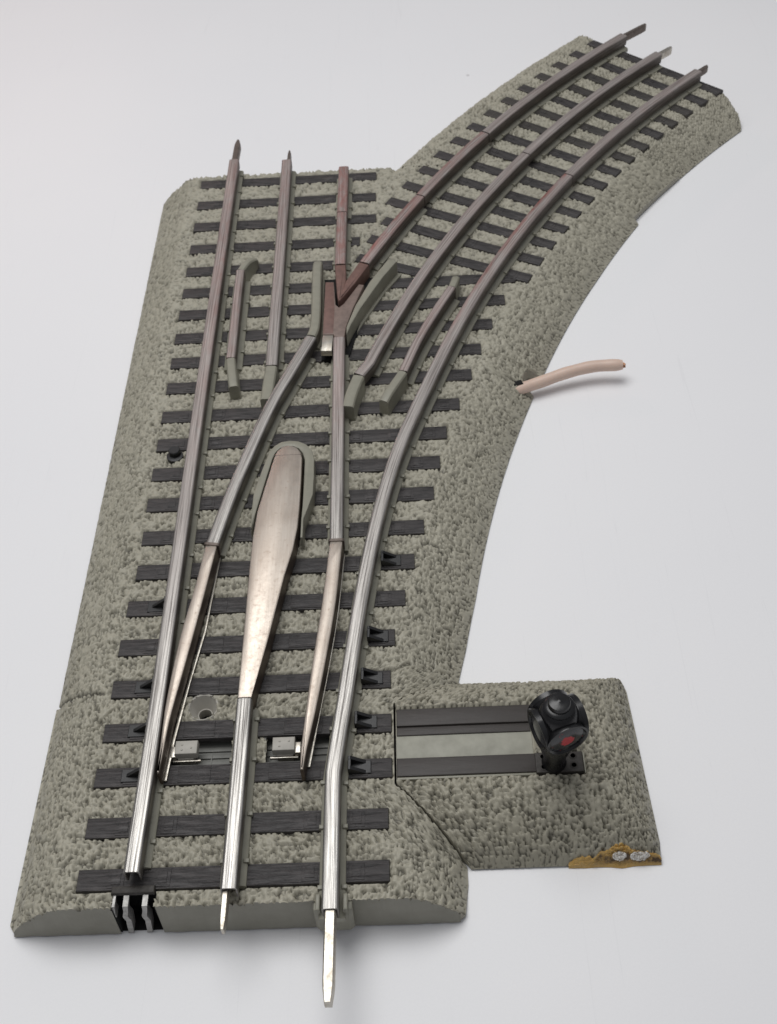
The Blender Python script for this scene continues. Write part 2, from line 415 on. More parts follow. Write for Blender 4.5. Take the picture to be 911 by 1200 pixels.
def ballast_mesh():
    Vs = []; Fs = []; Cs = []; Ms = []; n0 = 0
    def put(V, F, C, mi):
        nonlocal n0
        Vs.append(V); Fs.append(F+n0); Cs.append(C); Ms.append(np.full(len(F), mi)); n0 += len(V)
    def skirt(line, low, mi):
        """wall from a border line down"""
        n = len(line); lo = line.copy(); lo[:, 2] = np.minimum(low, line[:, 2]-.001)
        V = np.concatenate([line, lo]); a = np.arange(n-1)
        put(V, np.stack([a, a+n, a+n+1, a+1], -1), np.full(2*n, .25), mi)
    # body of the switch
    ny, nx = 760, 310
    ys = np.linspace(-.37, 23.2, ny); u = np.linspace(0, 1, nx)
    xl = np.interp(ys, [-.37, -.2, 4.5, 4.56, 23.2], [-4.16, -4.28, -4.24, -4.2, -4.1])
    xr = xright(ys)
    X = xl[:, None]+(xr-xl)[:, None]*u[None]; Y = np.repeat(ys[:, None], nx, 1)
    Y[0] = -.37+.012*vnoise(X[0]*7, X[0]*0, 2)
    def unroll(x, y):
        r = np.hypot(x-CX, y-CY); side = np.where(y > 4.69, prof(r-rR(np.minimum(y, 20.9))+.02, 1.4, .55), prof(4.2-x, 1.25))
        return x+.7*prof(x+4.22, 1.25)-.7*side, y
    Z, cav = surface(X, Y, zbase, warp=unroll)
    # seam across the left shoulder between the end piece and the rest
    sx = (X < -2.95); sd = np.abs(Y-(4.55-.28*(X+4.2)))
    Z = np.where(sx & (sd < .035), Z-.05, Z); cav = np.where(sx & (sd < .035), 1., cav)
    xc, yc = (X[:-1, :-1]+X[1:, 1:])/2, (Y[:-1, :-1]+Y[1:, 1:])/2
    keep = ~((xc > -2.16) & (xc < -1.40) & (yc < -.02))
    keep &= ~((xc > -1.42) & (xc < -.26) & (yc > 2.50) & (yc < 3.12))
    keep &= ~((xc > .42) & (xc < 1.66) & (yc > 2.50) & (yc < 3.12))
    keep &= np.hypot(xc+.91, yc-3.80) > .285
    # pebbles stay low under the crossties
    V = np.stack([X, Y, Z], -1)
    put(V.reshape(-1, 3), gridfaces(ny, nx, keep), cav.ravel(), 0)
    # front wall, with the gap for the spring clip
    fr = V[0]
    for a, b in ((-9, -2.16), (-1.40, 9)):
        ln = fr[(fr[:, 0] >= a) & (fr[:, 0] <= b)]
        n = len(ln); lo = ln.copy(); lo[:, 1] -= .05; lo[:, 2] = .04
        md = ln.copy(); md[:, 2] = np.maximum(ln[:, 2]-.05, .016); md[:, 1] -= .004
        W = np.concatenate([ln, md, lo]); k = np.arange(n-1)
        put(W, np.concatenate([np.stack([k, k+n, k+n+1, k+1], -1), np.stack([k+n, k+2*n, k+2*n+1, k+n+1], -1)]), np.concatenate([np.full(n, .3), np.zeros(2*n)]), 1)
    # side borders
    j0 = int(np.searchsorted(ys, .66)); j1 = int(np.searchsorted(ys, 4.68))
    skirt(V[:, 0], .03, 0)
    skirt(V[:j0, -1], .03, 0); skirt(V[j0:j1, -1], -.0+.3*0+.0, 1); skirt(V[j1:, -1], .03, 0)
    skirt(V[-1], .03, 1)
    # the curved arm
    nr, ncn = 250, 300
    s = np.linspace(0, 1, nr); a0 = math.degrees(math.asin((23.2-CY)/42.1)); a1 = math.degrees(math.asin((23.2-CY)/34.43))
    th0 = np.radians(a0+(46.45-a0)*s); th1 = np.radians(a1+(46.45-a1)*s)
    r0 = np.full(nr, R+4.05); r1 = np.full(nr, 34.43)
    cut = np.clip((s-.93)/.07, 0, 1); r1 = r1+.35*cut**2
    A = np.stack([CX-r0*np.cos(th0), CY+r0*np.sin(th0)], -1); B = np.stack([CX-r1*np.cos(th1), CY+r1*np.sin(th1)], -1)
    u = np.linspace(0, 1, ncn)
    PX = A[:, None, 0]+(B-A)[:, None, 0]*u; PY = A[:, None, 1]+(B-A)[:, None, 1]*u
    def zarm(x, y):
        r = np.hypot(x-CX, y-CY)
        return np.minimum(prof(r-34.42, 1.3, .7), prof(R+3.9-r, .7))*TOP+.02
    Z, cav = surface(PX, PY, zarm, warp=lambda x, y: (x-.5*prof(np.hypot(x-CX, y-CY)-34.42, 1.3, .7), y+.5*prof(np.hypot(x-CX, y-CY)-34.42, 1.3, .7)))
    V = np.stack([PX, PY, Z], -1)
    put(V.reshape(-1, 3), gridfaces(nr, ncn)[:, ::1], cav.ravel(), 0)
    skirt(V[:, 0], .03, 0); skirt(V[:, -1], .03, 0); skirt(V[-1], .03, 1)
    return np.concatenate(Vs), np.concatenate(Fs), np.concatenate(Cs), np.concatenate(Ms)
V, F, C, MI = ballast_mesh()
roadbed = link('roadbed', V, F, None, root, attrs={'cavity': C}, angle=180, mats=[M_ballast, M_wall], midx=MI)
roadbed['label'] = 'pebbled grey plastic roadbed'

# ---- recesses in the roadbed
b = MB()
for x0, x1 in ((-1.44, -.24), (.40, 1.68)):
    xc = (x0+x1)/2; w = x1-x0
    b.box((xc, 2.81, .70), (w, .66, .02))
    for yy in (2.66, 2.80, 2.95): b.box((xc, yy, .72), (w, .10, .035), bev=.012)
    for k in range(3): b.box((x0+w*(k+.9)/3, 2.72, .72), (.02, .24, .045))
    b.box((xc, 3.15, .70), (w, .05, .26)); b.box((xc, 2.48, .70), (w, .05, .25))
    b.box((x0-.02, 2.81, .70), (.04, .66, .25)); b.box((x1+.02, 2.81, .70), (.04, .66, .25))
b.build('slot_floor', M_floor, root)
b = MB()
b.lathe([(.335, .955), (.31, .99), (.28, .975), (.15, .70), (.13, .69), (.13, .3)], (-.91, 3.80, 0), (0, 0, 1), 36, cap=False)
scr = b.build('screw_hole', M_block, root)
b = MB(); b.lathe([(.131, .45), (.001, .45)], (-.91, 3.80, 0), (0, 0, 1), 24, cap=False)
b.build('hole_bottom', M_dark, scr)

# ---- crossties
def xstock(y):
    return np.interp(y, [-1, 1.9, 3.6, 5.95, 8.17, 10.13, 11.72, 13.23, 14.5], [1.77, 1.78, 1.98, 2.26, 2.61, 3.05, 3.56, 4.20, CX-math.sqrt(36.375**2-(14.5-CY)**2)]) if y < 14.5 else CX-math.sqrt(36.375**2-(y-CY)**2)
def xclos(y): return float(np.interp(y, [7.78, 10.19, 12.08, 13.33, 14.65], [-.98, -.47, .01, .49, .94]))
def tie(x0, x1, yc, rz=0., cx=None, cy=None, top=ZT, plates=(), panels=(), mat=M_tie, w=.42):
    """a wood-grained crosstie; x0..x1 along its own axis from (cx, cy)"""
    b = MB()
    L = x1-x0; c = (x0+x1)/2
    def at(q): return (cx+q*math.cos(rz), cy+q*math.sin(rz))
    nseg = max(1, int(L/.8)); prev = x0
    b.box((*at(c), .86), (L, w, top-.86), rz, bev=.025)
    done = []
    for q in plates:
        if x0+.12 < q < x1-.12 and all(abs(q-d) > .36 for d in done) and all(q < a-.2 or q > e+.2 for a, e in panels):
            done.append(q)
            b.box((*at(q), top-.012), (.30, w*.80, .024), rz, bev=.008)
            b.box((*at(q), top+.004), (.17, w*.50, .020), rz, bev=.008)
    for q0, q1 in panels:
        b.box((*at((q0+q1)/2), top-.012), (q1-q0, w*.84, .026), rz, bev=.010)
    return b.build('crosstie', mat, root, rotz=rz, origin=(*at(c), top))
for n, (y0, xr_, xl_) in enumerate(zip(straight_y, right_x, left_x)):
    yc = y0+.21; xs = float(xstock(yc)); pl = [-1.725-.42, -1.725+.42]
    if xs+.3 < xr_: pl += [xs-.42, xs+.42]
    if 7.8 < yc < 14.6: pl += [xclos(yc)-.42, xclos(yc)+.42]
    if 7.8 < yc < 23: pl += [1.70-.42, 1.70+.42]
    pn = [(-1.30+.02*n, -.62), (.75, 1.5)] if n in (3, 4, 5, 6) else ([(-1.25, -.62), (.50, 1.5)] if n == 2 else [])
    tie(xl_, xr_, yc, 0., 0., yc, ZT-(.004 if n == 17 else 0), pl, pn)
for k in range(-1, 15):
    th = 27.25+1.352*k; rz = -math.radians(th)
    lo = {-1: 2.28, 0: 2.38, 1: 2.42}.get(k, 2.78); hi = -2.58 if k >= 0 else .15
    pl = [-1.675-.4, -1.675+.4, .4, -.4, 1.675-.4, 1.675+.4]
    p = polar(R, th)
    tie(-lo, -hi, 0, rz, p[0], p[1], ZT, pl, (), mat=M_tiedust if k in (8, 9, 11, 12) else M_tie, w=.38)

# ---- rails
SEC = [(-.135, 1.14), (-.150, 1.20), (-.156, 1.425), (-.151, 1.450), (-.135, 1.468), (-.10, 1.475), (0, 1.478), (.10, 1.475), (.135, 1.468), (.151, 1.450), (.156, 1.425), (.150, 1.20), (.135, 1.14),
       (.105, 1.14), (.118, 1.20), (.120, 1.40), (.09, 1.436), (0, 1.440), (-.09, 1.436), (-.120, 1.40), (-.118, 1.20), (-.105, 1.14)]
WEB = [(-.235, .93), (-.235, 1.035), (-.21, 1.06), (-.12, 1.075), (-.085, 1.10), (-.085, 1.30), (.085, 1.30), (.085, 1.10), (.12, 1.075), (.21, 1.06), (.235, 1.035), (.235, .93)]
def rail(path, tint, name='rail', web=True, web_trim=(.12, .0), ticks=(), label=None, narrow=1., z0=0.):
    """tubular metal rail head with its grey plastic web and foot"""
    b = MB(); ph = random.random()*30
    def at(P, s, q, z, j):
        t, r = tint(P, s, q)
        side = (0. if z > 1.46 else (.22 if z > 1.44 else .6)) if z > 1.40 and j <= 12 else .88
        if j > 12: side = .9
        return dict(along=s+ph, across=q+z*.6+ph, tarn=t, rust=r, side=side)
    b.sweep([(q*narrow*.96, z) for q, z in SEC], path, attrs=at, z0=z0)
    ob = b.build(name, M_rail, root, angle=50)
    if label: ob['label'] = label
    if web:
        P = np.array([p[:2] for p in path], float); S = np.concatenate([[0], np.cumsum(np.linalg.norm(np.diff(P, axis=0), axis=1))])
        m = (S >= web_trim[0]) & (S <= S[-1]-web_trim[1])
        b = MB(); b.sweep(WEB, P[m])
        T = np.gradient(P, axis=0); T /= np.linalg.norm(T, axis=1)[:, None]
        s = .55
        while s < S[-1]-.3:                                  # small clamps over the foot
            i = int(np.searchsorted(S, s)); a = math.atan2(T[i, 1], T[i, 0])
            nx, ny_ = math.sin(a), -math.cos(a)
            for sg in (-1, 1): b.box((P[i, 0]+nx*sg*.215, P[i, 1]+ny_*sg*.215, 1.03), (.085, .10, .075), a, bev=.02)
            s += 1.017
        b.build('rail_web', M_grey, ob, angle=40)
    return ob
def flat(t, r=0.): return lambda P, s, q: (t, r)
def lerp(y, ks, vs): return float(np.interp(y, ks, vs))
def tarn_y(P): return lerp(P[1], [1, 5, 9, 13, 17], [0, .12, .35, .7, .95])
def pin(name, path, w, h, zc, mat, parent, tip=.55, label=None):
    """flat joining tongue with a chamfered tip"""
    b = MB(); P = polyline(path, .12); sec = [(-w/2, zc-h/2), (-w/2, zc+h*.32), (-w*.36, zc+h/2), (w*.36, zc+h/2), (w/2, zc+h*.32), (w/2, zc-h/2)]
    b.sweep(sec, P, scale=lambda t: 1 if t < .84 else 1-(1-tip)*(t-.84)/.16)
    o = b.build(name, mat, parent, angle=40)
    if label: o['label'] = label
    return o
# left stock rail
stockL = rail(polyline([(-1.765, .08), (-1.735, 3.), (-1.725, 9), (-1.71, 16), (-1.69, 23.35)], .3),
     lambda P, s, q: (lerp(P[1], [0, 5, 9, 13, 17], [0, .30, .72, .9, .95]), lerp(P[1], [9, 14, 18, 23], [0, .25, .45, .35])*(1 if q > .02 else .55)), label='long left rail, silver in front and pinkish brown at the far end', web_trim=(.25, .0))
pin('joining_pin', [(-1.69, 23.2), (-1.655, 24.55)], .19, .2, 1.34, M_pin_dark, stockL, .35)
# centre rail in front
c1 = rail(polyline([(-.01, -.29), (0, 1.8), (0, 3.64)], .25), flat(0.02), label='short silver centre rail at the front', web_trim=(.18, 0))
pin('joining_pin', [(-.075, .1), (-.078, -.98)], .105, .2, 1.28, M_steel, c1, .5)
# far centre rail of the straight route
c2 = rail(polyline([(-.012, 13.61), (-.03, 18), (-.06, 23.17)], .3), lambda P, s, q: (lerp(P[1], [13, 17], [.6, .9]), lerp(P[1], [15, 20, 23], [.0, .2, .25])), label='pinkish far centre rail of the straight route')
pin('joining_pin', [(-.02, 23.0), (-.0, 23.75)], .10, .2, 1.34, M_pin_dark, c2, .4)
# right stock rail
pathR = polyline([(1.775, -.72), (1.772, .6), (1.775, 1.75), (1.80, 2.15), (1.98, 3.6), (2.265, 5.95), (2.61, 8.17), (3.05, 10.13), (3.555, 11.72)] + [tuple(p) for p in arc(R-1.68, 20.2, 34.28, .9)], .22)
stockR = rail(pathR, lambda P, s, q: (lerp(P[1], [0, 4, 9, 14, 18], [0, .12, .35, .75, .9]), lerp(P[1], [13, 16.5, 19, 21.6], [0, .55, .9, .8])*(1.15 if q < -.02 else .18)), label='long curved right rail, silver in front and red with rust at the far end', web_trim=(.0, 0))
pin('joining_pin', [(1.775, -.5), (1.77, -1.4), (1.765, -2.28)], .20, .26, 1.30, M_steel, stockR, .62, 'long bright flat pin pointing out in front')
stockR2 = rail(arc(R-1.68, 34.34, 46.1, .35), flat(.95, .12), label='greyish far piece of the curved right rail')
pin('joining_pin', [tuple(polar(R-1.68, 46.0)), tuple(polar(R-1.68, 46.9))], .14, .22, 1.33, M_pin_dark, stockR2, .6)
# middle rail of the curve
cd = rail([np.array((2.20, 13.10))]+arc(R-.02, 19.2, 34.9, .35), lambda P, s, q: (lerp(P[1], [13, 18], [.42, .85]), 0.12), label='curved centre rail')
cd2 = rail(arc(R-.0, 34.97, 46.3, .35), flat(.95, .05), label='greyish far piece of the curved centre rail')
pin('joining_pin', [tuple(polar(R-.02, 46.2)), tuple(polar(R-.05, 47.25))], .14, .24, 1.34, M_steel, cd2, .55)
# left closure rail (curved) and right closure rail
cl = rail(polyline([(-.985, 7.74), (-.76, 8.9), (-.46, 10.19), (.03, 12.08), (.47, 13.33), (.955, 14.66)], .2), lambda P, s, q: (lerp(P[1], [8, 12, 15], [.05, .18, .35]), 0), label='bright curved closure rail', web_trim=(0, .25))
cr = rail(polyline([(1.735, 7.70), (1.71, 11), (1.68, 14.58)], .25), lambda P, s, q: (lerp(P[1], [8, 10.5, 12.5], [.15, .6, 1.]), lerp(P[1], [10, 12.5], [0, .16])), label='straight closure rail', web_trim=(0, .1))
# rails beyond the frog
fs = rail(polyline([(1.66, 17.72), (1.675, 20.2)], .25), flat(.85, .62), label='reddish straight rail beyond the frog')
fs2 = rail(polyline([(1.676, 20.23), (1.69, 22.62)], .25), flat(.9, .72), label='reddish blunt rail end of the straight route')
d0 = polar(R+1.675, 24.75)
fd = rail(arc(R+1.675, 24.85, 29.90, .3), lambda P, s, q: (.85, .95 if q < 0 else .45), label='reddish curved rail beyond the frog')
fd2 = rail(arc(R+1.675, 29.96, 35.50, .3), lambda P, s, q: (.9, .6 if q < 0 else .3))
fd3 = rail(arc(R+1.67, 35.58, 46.7, .35), flat(.95, .08), label='greyish far piece of the curved left rail')
pin('joining_pin', [tuple(polar(R+1.67, 46.6)), tuple(polar(R+1.62, 48.3))], .14, .24, 1.34, M_pin_dark, fd3, .6)

# frog: V point and Y-shaped rusty casting
def prism_part(name, pts, z0, z1, mat, parent=None, bev=.03, label=None, ztop=None, side=None):
    b = MB(); b.prism(pts, z0, z1, bev, side=side, ztop=ztop); o = b.build(name, mat, parent or root, angle=30)
    if label: o['label'] = label
    return o
frog = prism_part('frog', [(1.25, 14.74), (1.54, 14.72), (1.56, 14.62), (1.82, 14.60), (1.86, 15.0), (2.03, 15.75), (2.32, 16.75), (2.18, 16.80), (1.78, 15.98), (1.66, 15.84), (1.57, 15.96), (1.50, 16.95), (1.27, 16.96)], .95, 1.455, M_frogbrown, bev=.03, label='Y-shaped rusty frog casting')
prism_part('frog_flange', [(1.262, 14.76), (1.53, 14.76), (1.55, 15.7), (1.49, 16.93), (1.28, 16.94)], 1.40, 1.462, M_frogred, frog, .02)
prism_part('frog_tip', [(1.22, 14.14), (1.50, 14.12), (1.535, 14.70), (1.255, 14.72)], 1.25, 1.458, M_steel, frog, .03, ztop=lambda x, y: -.04 if y < 14.3 else 0.)
b = MB()
b.prism([(1.505, 17.70), (1.60, 16.30), (1.64, 16.10), (1.71, 16.14), (1.84, 17.0), (1.815, 17.70)], .95, 1.47, .05)
b.prism([(1.66, 16.10), (1.74, 16.20), (2.08, 16.83), (2.455, 17.63), (2.18, 17.78), (1.82, 16.95)], .95, 1.475, .05)
fp = b.build('frog_point', M_frogred, frog, angle=30)
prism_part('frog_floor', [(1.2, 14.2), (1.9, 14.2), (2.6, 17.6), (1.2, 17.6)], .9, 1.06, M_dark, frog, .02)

# grey plastic wing and guard rails
def plastic_rail(path, w0, label, zend=(0, 0), name='wing_rail', w=.30, parent=None):
    b = MB(); P = polyline(path, .12); n = len(P); k = max(1, int(.35/.12))
    Q = []
    for i, p in enumerate(P):
        dz = 0
        if zend[0] and i < 4: dz -= zend[0]*(1-i/4)**2
        if zend[1] and n-1-i < 5: dz -= zend[1]*(1-(n-1-i)/5)**2
        Q.append((p[0], p[1], dz))
    h = w/2
    fl = .05 if name == 'wing_rail' else .025
    sec = [(-h-fl, .93), (-h-fl, 1.04), (-h, 1.08), (-h, 1.42), (-h+.03, 1.46), (-h+.07, 1.472), (h-.07, 1.472), (h-.03, 1.46), (h, 1.42), (h, 1.08), (h+fl, 1.04), (h+fl, .93)]
    b.sweep(sec, Q); o = b.build(name, M_grey, parent or root, angle=35)
    if label: o['label'] = label
    return o
plastic_rail([(.955, 14.72), (1.03, 15.05), (1.05, 15.8), (1.03, 17.0), (1.025, 18.05)], .3, 'grey plastic wing rail left of the frog', (0, .12), w=.255)
b = MB()
b.prism([(1.87, 14.66), (2.00, 15.10), (2.24, 15.75), (2.84, 17.05), (3.22, 17.72), (2.98, 17.86), (2.46, 16.86), (2.08, 15.85), (1.86, 15.0)], .93, 1.472, .05)
b.prism([(1.92, 14.70), (2.06, 15.10), (2.30, 15.70), (2.90, 16.98), (3.34, 17.70), (3.20, 17.78), (2.2, 15.75)], .93, 1.05, .02)
b.build('wing_rail', M_grey, root, angle=30)['label'] = 'wide grey plastic wing rail right of the frog'
plastic_rail([(-.075, 12.35), (-.05, 12.9), (-.015, 13.58)], .3, 'grey plastic nose of the far centre rail', (0, 0), 'rail_nose')
plastic_rail([(1.93, 11.95), (2.03, 12.5), (2.19, 13.06)], .3, 'grey plastic nose of the curved centre rail', (0, 0), 'rail_nose')
def guard(metal, e0, e1, label):
    g = rail(polyline(metal, .25), lambda P, s, q: (.8, .22), 'guard_rail', web=True, web_trim=(0, 0), narrow=.78, label=label)
    plastic_rail(e0, .3, None, (.05, 0), 'guard_end', w=.24, parent=None if False else None).parent = root
    plastic_rail(e1, .3, None, (0, .16), 'guard_end', w=.21).parent = root
guard([(-1.075, 13.98), (-1.085, 15.8), (-1.09, 17.68)], [(-.93, 12.93), (-1.0, 13.4), (-1.075, 13.96)], [(-1.09, 17.70), (-.95, 18.05), (-.76, 18.42)], 'straight guard rail beside the left rail')
guard([(3.30, 13.16), (3.71, 14.35), (4.18, 15.45), (4.66, 16.46)], [(2.80, 12.14), (3.03, 12.62), (3.29, 13.14)], [(4.67, 16.48), (4.76, 16.8), (4.80, 17.12)], 'curved guard rail beside the right rail')

# movable points (blades) hinged to the closure rails
def blade(left, right, label, flange):
    b = MB(); pts = list(left)+list(right)[::-1]
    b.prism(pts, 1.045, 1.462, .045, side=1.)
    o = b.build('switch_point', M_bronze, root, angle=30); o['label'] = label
    b = MB(); b.prism(flange, 1.03, 1.06, .012); b.build('point_flange', M_steel, o, angle=30)
    return o
def dens(pts): return [tuple(p) for p in polyline(pts, .4)]
blade(dens([(-1.145, 7.70), (-1.27, 6.51), (-1.41, 5.53), (-1.50, 4.59), (-1.555, 3.69), (-1.562, 3.17), (-1.55, 2.05)]),
      dens([(-.875, 7.70), (-1.01, 6.5), (-1.13, 5.51), (-1.25, 4.57), (-1.37, 3.68), (-1.43, 3.17), (-1.50, 2.05)]),
      'left bronze switch point lying against the left rail',
      [(-.90, 7.66), (-.86, 7.66), (-1.00, 5.65), (-1.20, 4.37), (-1.37, 3.01), (-1.44, 2.12), (-1.50, 2.12), (-1.44, 3.0), (-1.26, 4.37), (-1.06, 5.65)])
blade(dens([(1.59, 7.68), (1.465, 6.0), (1.34, 4.78), (1.27, 4.01), (1.21, 3.26), (1.15, 2.48), (1.155, 2.02)]),
      dens([(1.88, 7.68), (1.765, 6.0), (1.625, 4.78), (1.52, 4.0), (1.41, 3.25), (1.28, 2.48), (1.22, 2.02)]),
      'right bronze switch point standing off the right rail',
      [(1.86, 7.6), (1.90, 7.6), (1.79, 6.0), (1.65, 4.78), (1.54, 4.0), (1.43, 3.25), (1.30, 2.3), (1.24, 2.3), (1.36, 3.25), (1.56, 4.78)])
# dark sleeves at the hinges
for (x, y, a) in ((-1.0, 7.72, 1.40), (1.735, 7.68, 1.575)):
    b = MB(); dx, dy = math.cos(a), math.sin(a)
    b.sweep([(q*1.12, z+.008 if z > 1.3 else z) for q, z in SEC], [(x-dx*.05, y-dy*.05), (x, y), (x+dx*.02, y+dy*.02)])
    b.build('hinge_sleeve', M_pin_dark, root, angle=50)

# centre contact plate with its grey rim
plate = [(-.14, 3.66), (.14, 3.66), (.40, 5.1), (.655, 6.75), (.80, 7.45), (.875, 8.1), (.895, 8.7), (.90, 9.6), (.895, 10.25), (.85, 10.45), (.76, 10.60), (.64, 10.68), (.50, 10.70), (.38, 10.63), (.29, 10.50), (.235, 10.32), (.10, 9.55), (-.06, 8.6), (-.11, 7.9), (-.125, 7.0), (-.13, 5.2)]
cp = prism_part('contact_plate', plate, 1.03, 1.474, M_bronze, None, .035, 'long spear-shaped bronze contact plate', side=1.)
b = MB()
b.box((.40, 6.3, .98), (.62, .05, .08)); 
outer = [(-.18, 8.1), (-.20, 8.8), (-.19, 9.22), (-.05, 9.95), (.09, 10.55), (.20, 10.76), (.36, 10.89), (.56, 10.93), (.78, 10.89), (.97, 10.77), (1.10, 10.58), (1.165, 10.3), (1.18, 9.7), (1.17, 9.14), (1.07, 8.72), (.985, 8.4), (.985, 7.85)]
inner = [(.93, 7.85), (.93, 8.4), (.945, 8.8), (.95, 9.6), (.945, 10.27), (.89, 10.48), (.79, 10.645), (.65, 10.735), (.49, 10.75), (.345, 10.68), (.245, 10.54), (.185, 10.34), (.05, 9.56), (-.11, 8.6), (-.15, 8.1)]
b = MB(); b.prism(outer+inner, .93, 1.40, .025); b.build('plate_rim', M_grey, root, angle=30)['label'] = 'grey raised rim around the contact plate head'
b = MB(); b.box((.018, 10.36, 1.4735), (.001, .001, .0005))
b = MB(); b.prism([(.24, 10.355), (.89, 10.355), (.89, 10.373), (.24, 10.373)], 1.45, 1.4752, .001); b.build('plate_seam', M_pin_dark, cp)

# throw bar blocks with their bright tabs
for x, sgn in ((-1.12, -1), (.775, 1)):
    b = MB(); b.box((x, 2.79, .98), (.44, .30, .17), bev=.03)
    b.box((x+sgn*.02, 2.72, .70), (.30, .20, .28))
    for dx, dy in ((-.08, .05), (-.08, -.06), (.10, .05) if sgn > 0 else (.10, -.02)): b.lathe([(.022, 1.148), (.020, 1.162), (.008, 1.168)], (x+dx, 2.79+dy, 0), (0, 0, 1), 10)
    blk = b.build('throw_block', M_block, root, angle=30)
    b = MB(); xx = x-.26 if sgn < 0 else x+.27
    b.box((xx, 2.74, .94), (.11, .24, .13), bev=.01); b.box((x, 2.60, .90), (.55, .04, .06), bev=.01)
    b.build('metal_tab', M_steel, blk, angle=30)

# rail braces
def brace(x, y, sgn):
    b = MB()
    b.box((x+sgn*.24, y, ZT-.01), (.40, .28, .04), bev=.012)
    for yo in ((0,) if sgn < 0 else (-.11, .11)):
        t = .035; z0 = ZT+.03
        hh = 1.26 if sgn < 0 else 1.21; A = [(x+sgn*.02, z0), (x+sgn*.34, z0), (x+sgn*.05, hh), (x+sgn*.02, hh)]
        V = [(a, y+yo-t, c) for a, c in A]+[(a, y+yo+t, c) for a, c in A]
        F = [(0, 1, 2, 3), (7, 6, 5, 4)]+[(i, (i+4), 4+(i+1) % 4, (i+1) % 4) for i in range(4)]
        b.add(V, F)
    b.box((x+sgn*.035, y, ZT), (.06, .28, .20), bev=.01)
    b.build('rail_brace', M_black, root, smooth=False)
for n in (2, 3, 4, 6): brace(-1.90, straight_y[n]+.22, -1)
for n in (2, 3, 4, 5, 7): brace(float(xstock(straight_y[n]+.2))+.20, straight_y[n]+.22, 1)

# spring clip at the front of the left rail
b = MB()
b.box((-1.80, -.05, .98), (.78, .15, .09), bev=.035, mi=0)
clip = b.build('spring_clip', M_bar, root, angle=30)
b = MB()
def finger(xs, w, y0=-.34, t=.05):
    """wavy sheet-metal leg hanging in front; xs: (x, z)"""
    P = polyline(xs, .05); V = []; F = []
    for p in P:
        k = 1-.15*math.sin(min(1, max(0, (p[1]-.55)/.5))*PI)
        for q, yy in ((-w*k/2, y0), (w*k/2, y0), (w*k/2, y0+.22), (-w*k/2, y0+.22)): V.append((p[0]+q, yy-.06*(1-p[1]), p[1]))
    for i in range(len(P)-1):
        for j in range(4): F.append((i*4+j, i*4+(j+1) % 4, (i+1)*4+(j+1) % 4, (i+1)*4+j))
    F.append((3, 2, 1, 0)); b.add(V, F)
for dx in (0, .345):
    finger([(-1.915+dx, 1.0), (-1.93+dx, .9), (-1.945+dx, .80), (-1.985+dx, .62), (-1.955+dx, .48), (-1.965+dx, .36), (-1.98+dx, .18), (-2.0+dx, .02)], .10)
finger([(-2.13, 1.0), (-2.15, .85), (-2.17, .7), (-2.16, .62)], .05)
fing = b.build('clip_leg', M_clip, clip, angle=40)
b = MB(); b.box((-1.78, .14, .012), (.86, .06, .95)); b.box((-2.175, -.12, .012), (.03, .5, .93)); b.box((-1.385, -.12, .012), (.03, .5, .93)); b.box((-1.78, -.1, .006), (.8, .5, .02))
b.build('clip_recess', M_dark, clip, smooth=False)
# bracket below the right rail's front end
b = MB()
b.prism([(1.43, -.36), (1.43, -.50), (1.50, -.56), (2.05, -.56), (2.12, -.50), (2.12, -.36)], .22, .98, .03)
for s in (-1, 1): b.box((1.775+s*.24, -.48, .90), (.085, .30, .33), bev=.03)
b.build('rail_bracket', M_grey, root, angle=30)
# little black peg beside the left rail
b = MB(); b.lathe([(.20, .90), (.20, 1.03), (.16, 1.04)], (-2.25, 10.97, 0), (0, 0, 1), 14); b.lathe([(.15, .93), (.15, 1.15), (.13, 1.17)], (-2.25, 11.03, 0), (0, 0, 1), 8)
b.build('peg', M_black, root, angle=30)

